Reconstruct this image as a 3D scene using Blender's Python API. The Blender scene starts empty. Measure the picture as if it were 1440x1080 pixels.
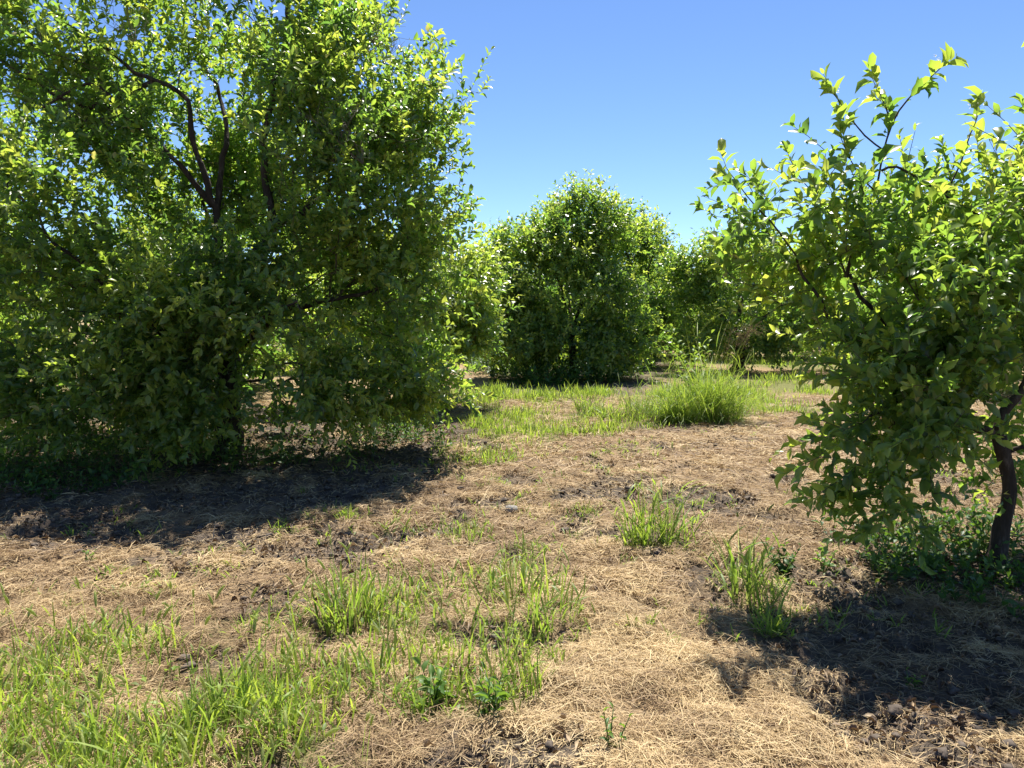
import bpy, math
import numpy as np
from mathutils import Vector

PI = math.pi
sc = bpy.context.scene
COL = sc.collection

# ------------------------------------------------------------------ camera
CAM_H = 1.6
PITCH = math.radians(5.29)          # looking slightly down
F = 1080.0                          # focal length in pixels of a 1440-wide frame
CP, SP = math.cos(PITCH), math.sin(PITCH)


def ray(px, py):
    a, b = (px - 720.0) / F, (540.0 - py) / F
    return np.array([a, CP + b * SP, -SP + b * CP])


def P(px, py, Y):
    """world point seen at picture position px, py at the depth Y"""
    r = ray(px, py)
    return np.array([0, 0, CAM_H]) + r * (Y / r[1])


def G(px, py):
    """ground point seen at px, py"""
    r = ray(px, py)
    return (np.array([0, 0, CAM_H]) + r * (CAM_H / -r[2]))[:2]


# ------------------------------------------------------------------ noise
def _hash(ix, iy, iz, seed):
    n = (ix.astype(np.int64) * 374761393 + iy.astype(np.int64) * 668265263 +
         iz.astype(np.int64) * 2147483647 + seed * 1274126177) & 0xFFFFFFFF
    n = ((n ^ (n >> 13)) * 1274126177) & 0xFFFFFFFF
    n = (n ^ (n >> 16)) & 0xFFFFFFFF
    return n / 4294967295.0


def noise3(x, y, z, seed=0):
    x, y, z = np.broadcast_arrays(np.asarray(x, float), np.asarray(y, float), np.asarray(z, float))
    ix, iy, iz = np.floor(x), np.floor(y), np.floor(z)
    fx, fy, fz = x - ix, y - iy, z - iz
    fx, fy, fz = [f * f * (3 - 2 * f) for f in (fx, fy, fz)]
    r = 0
    for dx in (0, 1):
        for dy in (0, 1):
            for dz in (0, 1):
                w = (fx if dx else 1 - fx) * (fy if dy else 1 - fy) * (fz if dz else 1 - fz)
                r = r + w * _hash(ix + dx, iy + dy, iz + dz, seed)
    return r


def noise2(x, y, seed=0):
    x, y = np.asarray(x, float), np.asarray(y, float)
    ix, iy = np.floor(x), np.floor(y)
    fx, fy = x - ix, y - iy
    fx, fy = fx * fx * (3 - 2 * fx), fy * fy * (3 - 2 * fy)
    z = np.zeros_like(ix)
    a, b = _hash(ix, iy, z, seed), _hash(ix + 1, iy, z, seed)
    c, d = _hash(ix, iy + 1, z, seed), _hash(ix + 1, iy + 1, z, seed)
    return (a * (1 - fx) + b * fx) * (1 - fy) + (c * (1 - fx) + d * fx) * fy


def fbm2(x, y, seed=0, octaves=4):
    r, a, t = 0, 1.0, 0
    for k in range(octaves):
        r = r + a * noise2(x * 2 ** k, y * 2 ** k, seed + k * 17)
        t += a
        a *= .5
    return r / t


# ------------------------------------------------------------------ mesh helpers
def link(name, mesh, mats, parent=None):
    o = bpy.data.objects.new(name, mesh)
    COL.objects.link(o)
    for m in (mats if isinstance(mats, (list, tuple)) else [mats]):
        mesh.materials.append(m)
    if parent is not None:
        o.parent = parent
    return o


def mesh_np(name, V, loops, sizes, tone=None, smooth=True):
    me = bpy.data.meshes.new(name)
    V = np.ascontiguousarray(V, np.float32)
    loops = np.ascontiguousarray(loops, np.int32)
    sizes = np.ascontiguousarray(sizes, np.int32)
    me.vertices.add(len(V))
    me.vertices.foreach_set('co', V.ravel())
    me.loops.add(len(loops))
    me.loops.foreach_set('vertex_index', loops)
    me.polygons.add(len(sizes))
    st = np.concatenate([[0], np.cumsum(sizes)[:-1]]).astype(np.int32)
    me.polygons.foreach_set('loop_start', st)
    me.polygons.foreach_set('loop_total', sizes)
    me.update(calc_edges=True)
    if smooth:
        me.polygons.foreach_set('use_smooth', np.ones(len(sizes), bool))
    if tone is not None:
        at = me.attributes.new('tone', 'FLOAT', 'POINT')
        at.data.foreach_set('value', np.ascontiguousarray(tone, np.float32))
    return me


class Acc:
    """collects pieces of geometry for ONE mesh"""
    def __init__(s):
        s.V, s.L, s.S, s.T, s.n = [], [], [], [], 0

    def add(s, V, loops, sizes, tone=0.5):
        V = np.asarray(V, float).reshape(-1, 3)
        s.V.append(V)
        s.L.append(np.asarray(loops).ravel() + s.n)
        s.S.append(np.asarray(sizes).ravel())
        s.T.append(np.broadcast_to(np.asarray(tone, float), (len(V),)))
        s.n += len(V)

    def inst(s, tv, tl, ts, R, T, scale, tone):
        """copies of a template: R (N,3,3) columns = axes, T (N,3), scale (N,) or (N,3)"""
        N = len(T)
        if N == 0:
            return
        scale = np.asarray(scale, float)
        if scale.ndim == 1:
            scale = np.repeat(scale[:, None], 3, 1)
        v = tv[None] * scale[:, None, :]
        v = np.einsum('nij,nkj->nki', R, v) + T[:, None, :]
        k = len(tv)
        lo = (np.asarray(tl)[None] + (np.arange(N) * k)[:, None]).ravel()
        s.add(v.reshape(-1, 3), lo, np.tile(ts, N), np.repeat(tone, k))

    def tube(s, pts, rad, sides=5, tone=0.5, cap=True):
        pts, rad = np.asarray(pts, float), np.asarray(rad, float)
        n = len(pts)
        t = np.gradient(pts, axis=0)
        t /= np.linalg.norm(t, axis=1, keepdims=True) + 1e-9
        m = np.abs(t.mean(0))
        ref = np.eye(3)[int(np.argmin(m))]
        u = np.cross(t, ref)
        u /= np.linalg.norm(u, axis=1, keepdims=True) + 1e-9
        w = np.cross(t, u)
        a = np.arange(sides) * 2 * PI / sides
        ring = pts[:, None] + rad[:, None, None] * (np.cos(a)[None, :, None] * u[:, None] + np.sin(a)[None, :, None] * w[:, None])
        V = ring.reshape(-1, 3)
        i = np.arange(n - 1)[:, None] * sides
        j = np.arange(sides)[None]
        j2 = (j + 1) % sides
        q = np.stack([i + j, i + j2, i + sides + j2, i + sides + j], -1).reshape(-1)
        sz = np.full((n - 1) * sides, 4)
        if cap:
            q = np.concatenate([q, (n - 1) * sides + np.arange(sides), np.arange(sides)[::-1]])
            sz = np.concatenate([sz, [sides, sides]])
        s.add(V, q, sz, tone)

    def build(s, name, mats, parent=None, smooth=True):
        me = mesh_np(name, np.concatenate(s.V), np.concatenate(s.L), np.concatenate(s.S), np.concatenate(s.T), smooth)
        return link(name, me, mats, parent)


def norm(v):
    return v / (np.linalg.norm(v, axis=-1, keepdims=True) + 1e-9)


def frames(axis, up):
    """matrices whose columns are (side, axis, normal) with normal near up"""
    a = norm(axis)
    n = norm(up - (up * a).sum(-1, keepdims=True) * a)
    x = np.cross(a, n)
    return np.stack([x, a, n], -1)


def thing(name, label, cat, loc=(0, 0, 0), group=None):
    o = bpy.data.objects.new(name, None)
    o.empty_display_size = .2
    COL.objects.link(o)
    o.location = loc
    tag(o, label, cat, group)
    return o


def tag(o, label, cat, group=None, kind=None):
    o['label'] = label
    o['category'] = cat
    if group:
        o['group'] = group
    if kind:
        o['kind'] = kind
    return o


# ------------------------------------------------------------------ materials
def new_mat(name):
    m = bpy.data.materials.new(name)
    m.use_nodes = True
    nt = m.node_tree
    nt.nodes.clear()
    out = nt.nodes.new('ShaderNodeOutputMaterial')
    return m, nt, out


def ramp(nt, stops, fac):
    r = nt.nodes.new('ShaderNodeValToRGB')
    els = r.color_ramp.elements
    while len(els) < len(stops):
        els.new(.5)
    for e, (p, c) in zip(els, stops):
        e.position = p
        e.color = (*c, 1)
    nt.links.new(fac, r.inputs[0])
    return r.outputs[0]


def plant_mat(name, stops, trans_stops, amount, rough=.45, spec=.5, noise_scale=60.):
    """leaf: a glossy upper skin that also lets light through; tone varies leaf by leaf"""
    m, nt, out = new_mat(name)
    at = nt.nodes.new('ShaderNodeAttribute')
    at.attribute_name = 'tone'
    tc = nt.nodes.new('ShaderNodeTexCoord')
    ns = nt.nodes.new('ShaderNodeTexNoise')
    ns.inputs['Scale'].default_value = noise_scale
    nt.links.new(tc.outputs['Object'], ns.inputs['Vector'])
    ma = nt.nodes.new('ShaderNodeMath')
    ma.operation = 'MULTIPLY_ADD'
    nt.links.new(ns.outputs['Fac'], ma.inputs[0])
    ma.inputs[1].default_value = .24
    ma.inputs[2].default_value = -.12
    ad = nt.nodes.new('ShaderNodeMath')
    ad.operation = 'ADD'
    nt.links.new(at.outputs['Fac'], ad.inputs[0])
    nt.links.new(ma.outputs[0], ad.inputs[1])
    c1 = ramp(nt, stops, ad.outputs[0])
    c2 = ramp(nt, trans_stops, ad.outputs[0])
    pr = nt.nodes.new('ShaderNodeBsdfPrincipled')
    nt.links.new(c1, pr.inputs['Base Color'])
    pr.inputs['Roughness'].default_value = rough
    pr.inputs['Specular IOR Level'].default_value = spec
    tr = nt.nodes.new('ShaderNodeBsdfTranslucent')
    nt.links.new(c2, tr.inputs['Color'])
    mx = nt.nodes.new('ShaderNodeMixShader')
    mx.inputs[0].default_value = amount
    nt.links.new(pr.outputs[0], mx.inputs[1])
    nt.links.new(tr.outputs[0], mx.inputs[2])
    nt.links.new(mx.outputs[0], out.inputs['Surface'])
    return m


def rough_mat(name, stops, scale, rough=.9, bump=.4, stretch=(1, 1, 1), attr=False, dist=.01, spec=.2):
    m, nt, out = new_mat(name)
    tc = nt.nodes.new('ShaderNodeTexCoord')
    mp = nt.nodes.new('ShaderNodeMapping')
    mp.inputs['Scale'].default_value = stretch
    nt.links.new(tc.outputs['Object'], mp.inputs[0])
    ns = nt.nodes.new('ShaderNodeTexNoise')
    ns.inputs['Scale'].default_value = scale
    ns.inputs['Detail'].default_value = 6
    ns.inputs['Roughness'].default_value = .65
    nt.links.new(mp.outputs[0], ns.inputs['Vector'])
    fac = ns.outputs['Fac']
    if attr:
        at = nt.nodes.new('ShaderNodeAttribute')
        at.attribute_name = 'tone'
        ma = nt.nodes.new('ShaderNodeMath')
        ma.operation = 'MULTIPLY_ADD'
        nt.links.new(ns.outputs['Fac'], ma.inputs[0])
        ma.inputs[1].default_value = .3
        ad = nt.nodes.new('ShaderNodeMath')
        ad.operation = 'SUBTRACT'
        nt.links.new(at.outputs['Fac'], ad.inputs[0])
        ad.inputs[1].default_value = .15
        nt.links.new(ad.outputs[0], ma.inputs[2])
        fac = ma.outputs[0]
    pr = nt.nodes.new('ShaderNodeBsdfPrincipled')
    nt.links.new(ramp(nt, stops, fac), pr.inputs['Base Color'])
    pr.inputs['Roughness'].default_value = rough
    pr.inputs['Specular IOR Level'].default_value = spec
    if bump:
        bp = nt.nodes.new('ShaderNodeBump')
        bp.inputs['Strength'].default_value = bump
        bp.inputs['Distance'].default_value = dist
        nt.links.new(ns.outputs['Fac'], bp.inputs['Height'])
        nt.links.new(bp.outputs[0], pr.inputs['Normal'])
    nt.links.new(pr.outputs[0], out.inputs['Surface'])
    return m


LEAF = plant_mat('citrus_leaf',
                 [(0, (.075, .125, .040)), (.45, (.115, .18, .045)), (.75, (.19, .245, .05)), (.94, (.24, .30, .06)), (1, (.34, .30, .08))],
                 [(0, (.11, .28, .045)), (.45, (.33, .54, .06)), (.75, (.52, .68, .07)), (.94, (.64, .73, .09)), (1, (.62, .58, .14))],
                 .48, rough=.33, spec=.6)
GRASS = plant_mat('green_grass',
                  [(0, (.24, .20, .09)), (.15, (.14, .165, .045)), (.5, (.11, .185, .032)), (1, (.23, .31, .05))],
                  [(0, (.40, .35, .14)), (.15, (.34, .40, .08)), (.5, (.33, .52, .05)), (1, (.60, .72, .08))],
                  .42, rough=.5, spec=.35)
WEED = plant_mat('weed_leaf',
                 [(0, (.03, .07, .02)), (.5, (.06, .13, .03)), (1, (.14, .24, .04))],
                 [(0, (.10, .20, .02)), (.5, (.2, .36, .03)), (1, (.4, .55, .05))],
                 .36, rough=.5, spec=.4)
SEED = plant_mat('seed_head',
                 [(0, (.22, .26, .09)), (.5, (.30, .34, .12)), (1, (.42, .43, .2))],
                 [(0, (.5, .58, .16)), (.5, (.6, .66, .2)), (1, (.7, .72, .3))], .55, rough=.7, spec=.2)
PANICLE = plant_mat('brown_panicle',
                    [(0, (.12, .08, .055)), (.5, (.2, .135, .09)), (1, (.3, .22, .13))],
                    [(0, (.2, .12, .08)), (.5, (.3, .2, .12)), (1, (.4, .3, .17))], .35, rough=.7, spec=.2)
STRAW = plant_mat('dry_straw',
                  [(0, (.12, .075, .042)), (.3, (.29, .195, .105)), (.65, (.49, .36, .19)), (1, (.65, .51, .28))],
                  [(0, (.1, .06, .03)), (.3, (.25, .16, .08)), (.65, (.42, .29, .14)), (1, (.58, .44, .22))],
                  .22, rough=.6, spec=.25)
LITTER = plant_mat('dead_leaf',
                   [(0, (.07, .048, .033)), (.5, (.20, .14, .09)), (1, (.45, .34, .21))],
                   [(0, (.04, .02, .01)), (.5, (.12, .07, .03)), (1, (.3, .2, .1))], .2, rough=.65, spec=.3)
BARK = rough_mat('citrus_bark', [(.25, (.022, .017, .013)), (.55, (.052, .041, .031)), (.68, (.12, .10, .08)), (.8, (.24, .225, .19))], 22,
                 stretch=(1, 1, .22), bump=1.0, dist=.03)
TWIG = rough_mat('twig_bark', [(.3, (.05, .045, .03)), (.7, (.12, .10, .07))], 20, bump=0)
DEAD = rough_mat('dead_wood', [(.3, (.10, .085, .07)), (.7, (.24, .21, .18))], 20, bump=0)
PETAL = plant_mat('blossom_petal', [(0, (.75, .73, .66)), (1, (.85, .84, .78))], [(0, (.6, .6, .5)), (1, (.7, .7, .6))], .3)
CLOD = rough_mat('soil_clod', [(.25, (.06, .048, .038)), (.55, (.115, .092, .072)), (.8, (.20, .16, .12))], 22, bump=.7, dist=.01)
ROCK = rough_mat('pale_stone', [(.3, (.17, .155, .13)), (.55, (.31, .29, .25)), (.75, (.42, .39, .34))], 45, bump=.6, dist=.006)
STALK = rough_mat('dry_stalk', [(.3, (.36, .29, .20)), (.7, (.55, .46, .33))], 30, bump=0)


def ground_mat():
    m, nt, out = new_mat('orchard_soil')
    tc = nt.nodes.new('ShaderNodeTexCoord')

    def noise(scale, detail, rough=.6, stretch=None):
        n = nt.nodes.new('ShaderNodeTexNoise')
        n.inputs['Scale'].default_value = scale
        n.inputs['Detail'].default_value = detail
        n.inputs['Roughness'].default_value = rough
        if stretch:
            mp = nt.nodes.new('ShaderNodeMapping')
            mp.inputs['Scale'].default_value = stretch
            mp.inputs['Rotation'].default_value = (0, 0, .5)
            nt.links.new(tc.outputs['Object'], mp.inputs[0])
            nt.links.new(mp.outputs[0], n.inputs['Vector'])
        else:
            nt.links.new(tc.outputs['Object'], n.inputs['Vector'])
        return n.outputs['Fac']
    n1 = noise(9, 8, .7)
    n2 = noise(40, 5, .7, (1, 3, 1))
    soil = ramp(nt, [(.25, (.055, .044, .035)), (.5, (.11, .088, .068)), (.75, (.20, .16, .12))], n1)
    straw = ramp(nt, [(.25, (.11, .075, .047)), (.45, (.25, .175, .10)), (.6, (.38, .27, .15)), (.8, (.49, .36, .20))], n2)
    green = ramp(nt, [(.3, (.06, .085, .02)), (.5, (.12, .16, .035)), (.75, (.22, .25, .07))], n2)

    def attr(name):
        a = nt.nodes.new('ShaderNodeAttribute')
        a.attribute_name = name
        return a.outputs['Fac']

    def mix(a, b, f):
        x = nt.nodes.new('ShaderNodeMix')
        x.data_type = 'RGBA'
        nt.links.new(f, x.inputs['Factor'])
        nt.links.new(a, x.inputs['A'])
        nt.links.new(b, x.inputs['B'])
        return x.outputs['Result']
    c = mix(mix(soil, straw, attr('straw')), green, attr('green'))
    pr = nt.nodes.new('ShaderNodeBsdfPrincipled')
    nt.links.new(c, pr.inputs['Base Color'])
    pr.inputs['Roughness'].default_value = .95
    pr.inputs['Specular IOR Level'].default_value = .1
    add = nt.nodes.new('ShaderNodeMath')
    add.operation = 'ADD'
    nt.links.new(n1, add.inputs[0])
    nt.links.new(n2, add.inputs[1])
    bp = nt.nodes.new('ShaderNodeBump')
    bp.inputs['Strength'].default_value = .8
    bp.inputs['Distance'].default_value = .03
    nt.links.new(add.outputs[0], bp.inputs['Height'])
    nt.links.new(bp.outputs[0], pr.inputs['Normal'])
    nt.links.new(pr.outputs[0], out.inputs['Surface'])
    return m


# ------------------------------------------------------------------ ground cover map (metres, from the photograph's ground positions)
def poly_ground(pts):
    return np.array([G(x, y) for x, y in pts])


def inside(poly, x, y):
    r = np.zeros(x.shape, bool)
    n = len(poly)
    for i in range(n):
        x0, y0 = poly[i]
        x1, y1 = poly[(i + 1) % n]
        if y0 == y1:
            continue
        c = ((y0 > y) != (y1 > y)) & (x < (x1 - x0) * (y - y0) / (y1 - y0) + x0)
        r ^= c
    return r


GREEN_FRONT = poly_ground([(-500, 900), (0, 925), (120, 900), (260, 900), (400, 850), (470, 795), (560, 795), (640, 835), (720, 775),
                           (800, 770), (800, 860), (785, 960), (720, 1005), (570, 990), (520, 1300), (-900, 1300)])
GREEN_DENSE = poly_ground([(-600, 1000), (0, 975), (200, 950), (430, 960), (500, 1040), (480, 1300), (-900, 1300)])
GREEN_BACK = poly_ground([(640, 545), (760, 540), (880, 560), (960, 535), (1135, 535), (1140, 572), (1070, 590), (1000, 600), (820, 612), (720, 640), (690, 665), (640, 660)])
SOIL_AND_SHADE = [poly_ground(p) for p in (
    [(-700, 560), (600, 575), (640, 600), (655, 640), (590, 690), (420, 735), (240, 765), (-100, 785), (-700, 790)],  # bare soil; its front edge also paints the reach of the big tree's shadow
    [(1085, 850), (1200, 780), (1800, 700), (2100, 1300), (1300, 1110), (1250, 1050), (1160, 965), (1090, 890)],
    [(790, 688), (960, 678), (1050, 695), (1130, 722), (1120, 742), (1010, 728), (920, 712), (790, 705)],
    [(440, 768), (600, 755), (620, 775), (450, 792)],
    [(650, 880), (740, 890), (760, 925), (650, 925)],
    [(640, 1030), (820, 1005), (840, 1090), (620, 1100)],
    [(680, 505), (940, 505), (930, 555), (700, 552)],  # cast shadow of the rounded tree, painted in the soil colour
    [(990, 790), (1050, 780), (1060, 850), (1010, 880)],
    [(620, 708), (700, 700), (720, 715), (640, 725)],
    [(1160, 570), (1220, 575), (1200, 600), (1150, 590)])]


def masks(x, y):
    """soil (with painted tree shade), green and straw cover in 0..1 at ground points"""
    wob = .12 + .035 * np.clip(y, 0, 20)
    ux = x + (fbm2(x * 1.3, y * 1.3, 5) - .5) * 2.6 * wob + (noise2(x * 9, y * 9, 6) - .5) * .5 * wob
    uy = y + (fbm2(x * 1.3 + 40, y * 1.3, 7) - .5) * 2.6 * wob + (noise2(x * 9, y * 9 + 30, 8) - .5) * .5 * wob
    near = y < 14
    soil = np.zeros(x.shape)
    for p in SOIL_AND_SHADE:
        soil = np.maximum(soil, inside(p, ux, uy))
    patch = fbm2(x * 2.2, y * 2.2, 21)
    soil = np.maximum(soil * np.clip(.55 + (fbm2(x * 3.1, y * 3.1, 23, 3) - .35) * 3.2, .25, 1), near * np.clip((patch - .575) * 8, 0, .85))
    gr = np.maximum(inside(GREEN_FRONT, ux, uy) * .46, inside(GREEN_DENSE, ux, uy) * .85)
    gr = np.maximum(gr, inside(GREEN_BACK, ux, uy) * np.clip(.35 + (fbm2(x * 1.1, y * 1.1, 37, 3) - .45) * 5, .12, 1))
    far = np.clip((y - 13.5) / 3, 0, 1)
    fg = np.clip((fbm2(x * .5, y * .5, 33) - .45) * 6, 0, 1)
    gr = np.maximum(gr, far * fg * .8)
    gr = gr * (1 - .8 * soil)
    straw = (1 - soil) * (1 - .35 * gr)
    return soil, gr, straw


def height(x, y, fine=True):
    h = .10 * (fbm2(x * .35, y * .35, 51, 3) - .5)
    r2 = np.clip(1 - np.hypot(x, y) / 60, 0, 1)
    h = h * r2
    if fine:
        s, g, _ = masks(x, y)
        k = np.clip(1 - (np.hypot(x, y - 6) - 8) / 8, 0, 1)
        n1, n2 = fbm2(x * 5, y * 5, 61, 3), fbm2(x * 13, y * 13, 71, 3)
        h = h + k * ((n1 - .5) * (.075 + .05 * s) + np.abs(n2 - .5) * (.05 + .09 * s) - .035 * s)
    return h


def axis_coords(lo, hi, step, far, grow=1.16):
    c = list(np.arange(lo, hi + 1e-6, step))
    d, s = hi, step
    up = []
    while d < far:
        s *= grow
        d += s
        up.append(d)
    d, s = lo, step
    dn = []
    while d > -far:
        s *= grow
        d -= s
        dn.append(d)
    return np.array(dn[::-1] + c + up)


gx = axis_coords(-7.5, 6.5, .035, 2500)
gy = axis_coords(1.6, 11.5, .03, 2500, 1.13)
XX, YY = np.meshgrid(gx, gy)
ZZ = height(XX, YY)
nx, ny = len(gx), len(gy)
ii = (np.arange(ny - 1)[:, None] * nx + np.arange(nx - 1)[None]).ravel()
quads = np.stack([ii, ii + 1, ii + nx + 1, ii + nx], -1).ravel()
gm = mesh_np('ground', np.stack([XX, YY, ZZ], -1).reshape(-1, 3), quads, np.full(len(ii), 4))
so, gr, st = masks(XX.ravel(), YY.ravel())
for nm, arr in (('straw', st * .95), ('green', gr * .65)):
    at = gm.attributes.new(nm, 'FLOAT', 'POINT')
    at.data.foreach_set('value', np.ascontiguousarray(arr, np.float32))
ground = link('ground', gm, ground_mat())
ground['kind'] = 'structure'
ground['label'] = 'dry orchard ground of straw, bare dark soil, painted tree shade and green patches'


def ground_z(x, y):
    return height(np.atleast_1d(np.asarray(x, float)), np.atleast_1d(np.asarray(y, float)))


def gpt(px, py):
    g = G(px, py)
    return np.array([g[0], g[1], ground_z(g[0], g[1])[0]])


# ------------------------------------------------------------------ leaf, blade and other templates
def leaf_template(fold=.12, curl=.10):
    # unit length along +Y, width about .5, normal +Z
    c = [(0, 0, 0), (0, .33, curl * .5), (0, .68, curl * .45), (0, 1, -curl * .6)]
    l = [(-.20, .30, curl * .5 + fold), (-.185, .66, curl * .4 + fold)]
    V = np.array(c + l + [(-x, y, z) for x, y, z in l])
    faces = [(0, 1, 4), (4, 1, 2, 5), (5, 2, 3), (0, 6, 1), (6, 7, 2, 1), (7, 3, 2)]
    return V, np.concatenate([np.array(f) for f in faces]), np.array([len(f) for f in faces])


def leaf_simple(fold=.12):
    V = np.array([(0, 0, 0), (-.23, .5, fold), (0, .52, .04), (.23, .5, fold), (0, 1, -.05)])
    faces = [(0, 2, 1), (1, 2, 4), (0, 3, 2), (3, 4, 2)]
    return V, np.concatenate([np.array(f) for f in faces]), np.array([3] * 4)


LEAF_T, LEAF_S = leaf_template(), leaf_simple()


# ------------------------------------------------------------------ trees
def resample(pts, step):
    pts = np.asarray(pts, float)
    # Catmull-Rom through the given points
    P_ = np.vstack([2 * pts[0] - pts[1], pts, 2 * pts[-1] - pts[-2]])
    out = []
    for i in range(1, len(P_) - 2):
        p0, p1, p2, p3 = P_[i - 1:i + 3]
        n = max(2, int(np.linalg.norm(p2 - p1) / step))
        t = (np.arange(n) / n)[:, None]
        out.append(.5 * (2 * p1 + (p2 - p0) * t + (2 * p0 - 5 * p1 + 4 * p2 - p3) * t ** 2 + (3 * p1 - p0 - 3 * p2 + p3) * t ** 3))
    out.append(pts[-1:])
    return np.concatenate(out)


class Tree:
    def __init__(s, seed):
        s.r = np.random.default_rng(seed)
        s.N = np.zeros((80000, 3))
        s.par = np.full(80000, -1)
        s.path = np.zeros(80000)
        s.fix = np.zeros(80000)
        s.n = 0
        s.guides = []
        s.bonus = np.zeros(80000)

    def node(s, p, par, fix=0.):
        i = s.n
        s.N[i] = p
        s.par[i] = par
        s.path[i] = 0 if par < 0 else s.path[par] + np.linalg.norm(s.N[par] - p)
        s.fix[i] = fix
        s.n += 1
        return i

    def guide(s, pts, r0, r1, name='limb', wobble=.03, tip_from=None):
        """a trunk or limb laid through given points; starts at the nearest node of what exists"""
        q = resample(pts, .07)
        q = q + (np.stack([noise2(np.arange(len(q)) * .45, np.full(len(q), k * 9.1 + s.n), 3) for k in range(3)], -1) - .5) * 2 * wobble * \
            np.minimum(1, np.arange(len(q)) / 4)[:, None]
        par = -1
        if s.n:
            par = int(np.argmin(np.linalg.norm(s.N[:s.n] - q[0], axis=1)))
        rad = r0 + (r1 - r0) * np.linspace(0, 1, len(q)) ** .8
        for p, r_ in zip(q, rad):
            par = s.node(p, par, r_)
        s.guides.append((name, q, rad))

    def grow(s, pts, bf=.25, jit=.07):
        """joins the points to the skeleton one by one, nearest first (a balanced minimum spanning tree)"""
        pts = np.asarray(pts)
        G_ = s.N[:s.n].copy()
        d = np.array([np.min(np.linalg.norm(G_ - p, axis=1)) for p in pts])
        tips = np.zeros(len(pts), int)
        for k in np.argsort(d):
            p = pts[k]
            dd = np.linalg.norm(s.N[:s.n] - p, axis=1)
            i = int(np.argmin(dd + bf * s.path[:s.n] + s.bonus[:s.n]))
            L = dd[i]
            m = max(1, int(L / .16))
            a = s.N[i].copy()
            v = p - a
            off = s.r.normal(size=3) * jit * L
            off[2] += .10 * L
            par = i
            for j in range(1, m + 1):
                t = j / m
                q = a + v * t + off * math.sin(PI * t) + (s.r.normal(size=3) * .012 if j < m else 0)
                par = s.node(q, par)
            tips[k] = par
        return tips

    def radii(s, tip=.0022, ex=2.3):
        acc = np.zeros(s.n)
        kids = np.bincount(s.par[:s.n][s.par[:s.n] >= 0], minlength=s.n)
        acc[kids == 0] = tip ** ex
        for i in range(s.n - 1, 0, -1):
            acc[s.par[i]] += acc[i]
        return np.maximum(acc, tip ** ex) ** (1 / ex)

    def wood(s, acc, rad, rmax=.05, minr=0.):
        """the grown branches as tubes (the guides are meshes of their own)"""
        n = s.n
        main = np.full(n, -1)
        best = np.zeros(n)
        for i in range(n):
            p = s.par[i]
            if p >= 0 and s.fix[i] == 0 and rad[i] > best[p]:
                best[p], main[p] = rad[i], i
        started = np.zeros(n, bool)
        for i in range(n):
            p = s.par[i]
            if s.fix[i] > 0 or p < 0 or started[i]:
                continue
            if s.fix[p] == 0 and main[p] == i:
                continue
            ch = [p, i]
            started[i] = True
            j = i
            while main[j] >= 0:
                j = main[j]
                started[j] = True
                ch.append(j)
            rr = np.minimum(rad[ch], rmax)
            rr[0] = rr[1]
            if rr.max() < minr:
                continue
            acc.tube(s.N[ch], rr, 6 if rr[0] > .012 else (4 if rr[0] > .005 else 3), cap=False)


def lobes_points(r, lobes, seed, zmin=.15, gap=.42, gscale=1.4, per=6, sig=.17):
    """points in the outer shells of a union of ellipsoids, thinned by noise so that gaps stay open"""
    out, young = [], []
    for c, rad, n in lobes:
        c, rad = np.asarray(c, float), np.asarray(rad, float)
        got = 0
        while got < n:
            d = norm(r.normal(size=(n, 3)))
            u = r.random(n)
            bump = .82 + .36 * noise3(d[:, 0] * 2.1 + c[0], d[:, 1] * 2.1, d[:, 2] * 2.1, seed + 4)
            q = c + d * rad * ((.30 + .70 * u ** .55) * bump)[:, None]
            ok = q[:, 2] > zmin
            ok &= noise3(q[:, 0] * gscale, q[:, 1] * gscale, q[:, 2] * gscale, seed) > gap * (.75 + .5 * r.random(n))
            for c2, rad2, _ in lobes:
                if c2 is c:
                    continue
                e = np.linalg.norm((q - np.asarray(c2)) / np.asarray(rad2), axis=1)
                ok &= ~((e < .3) & (e > 1e-6) & (np.linalg.norm(np.asarray(c2) - c) > 1e-6))
            q = q[ok]
            if len(q) == 0:
                break
            q = q[:max(1, int(len(q) / per))]
            k = r.poisson(per, len(q)) + 1
            q = np.repeat(q, k, axis=0) + r.normal(size=(k.sum(), 3)) * sig * np.array([1, 1, .8])
            q = q[q[:, 2] > zmin * (.4 + 2.2 * noise2(q[:, 0] * 1.7, q[:, 1] * 1.7, seed + 7))][:n - got]
            out.append(q)
            got += len(q)
    return np.concatenate(out)


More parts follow.
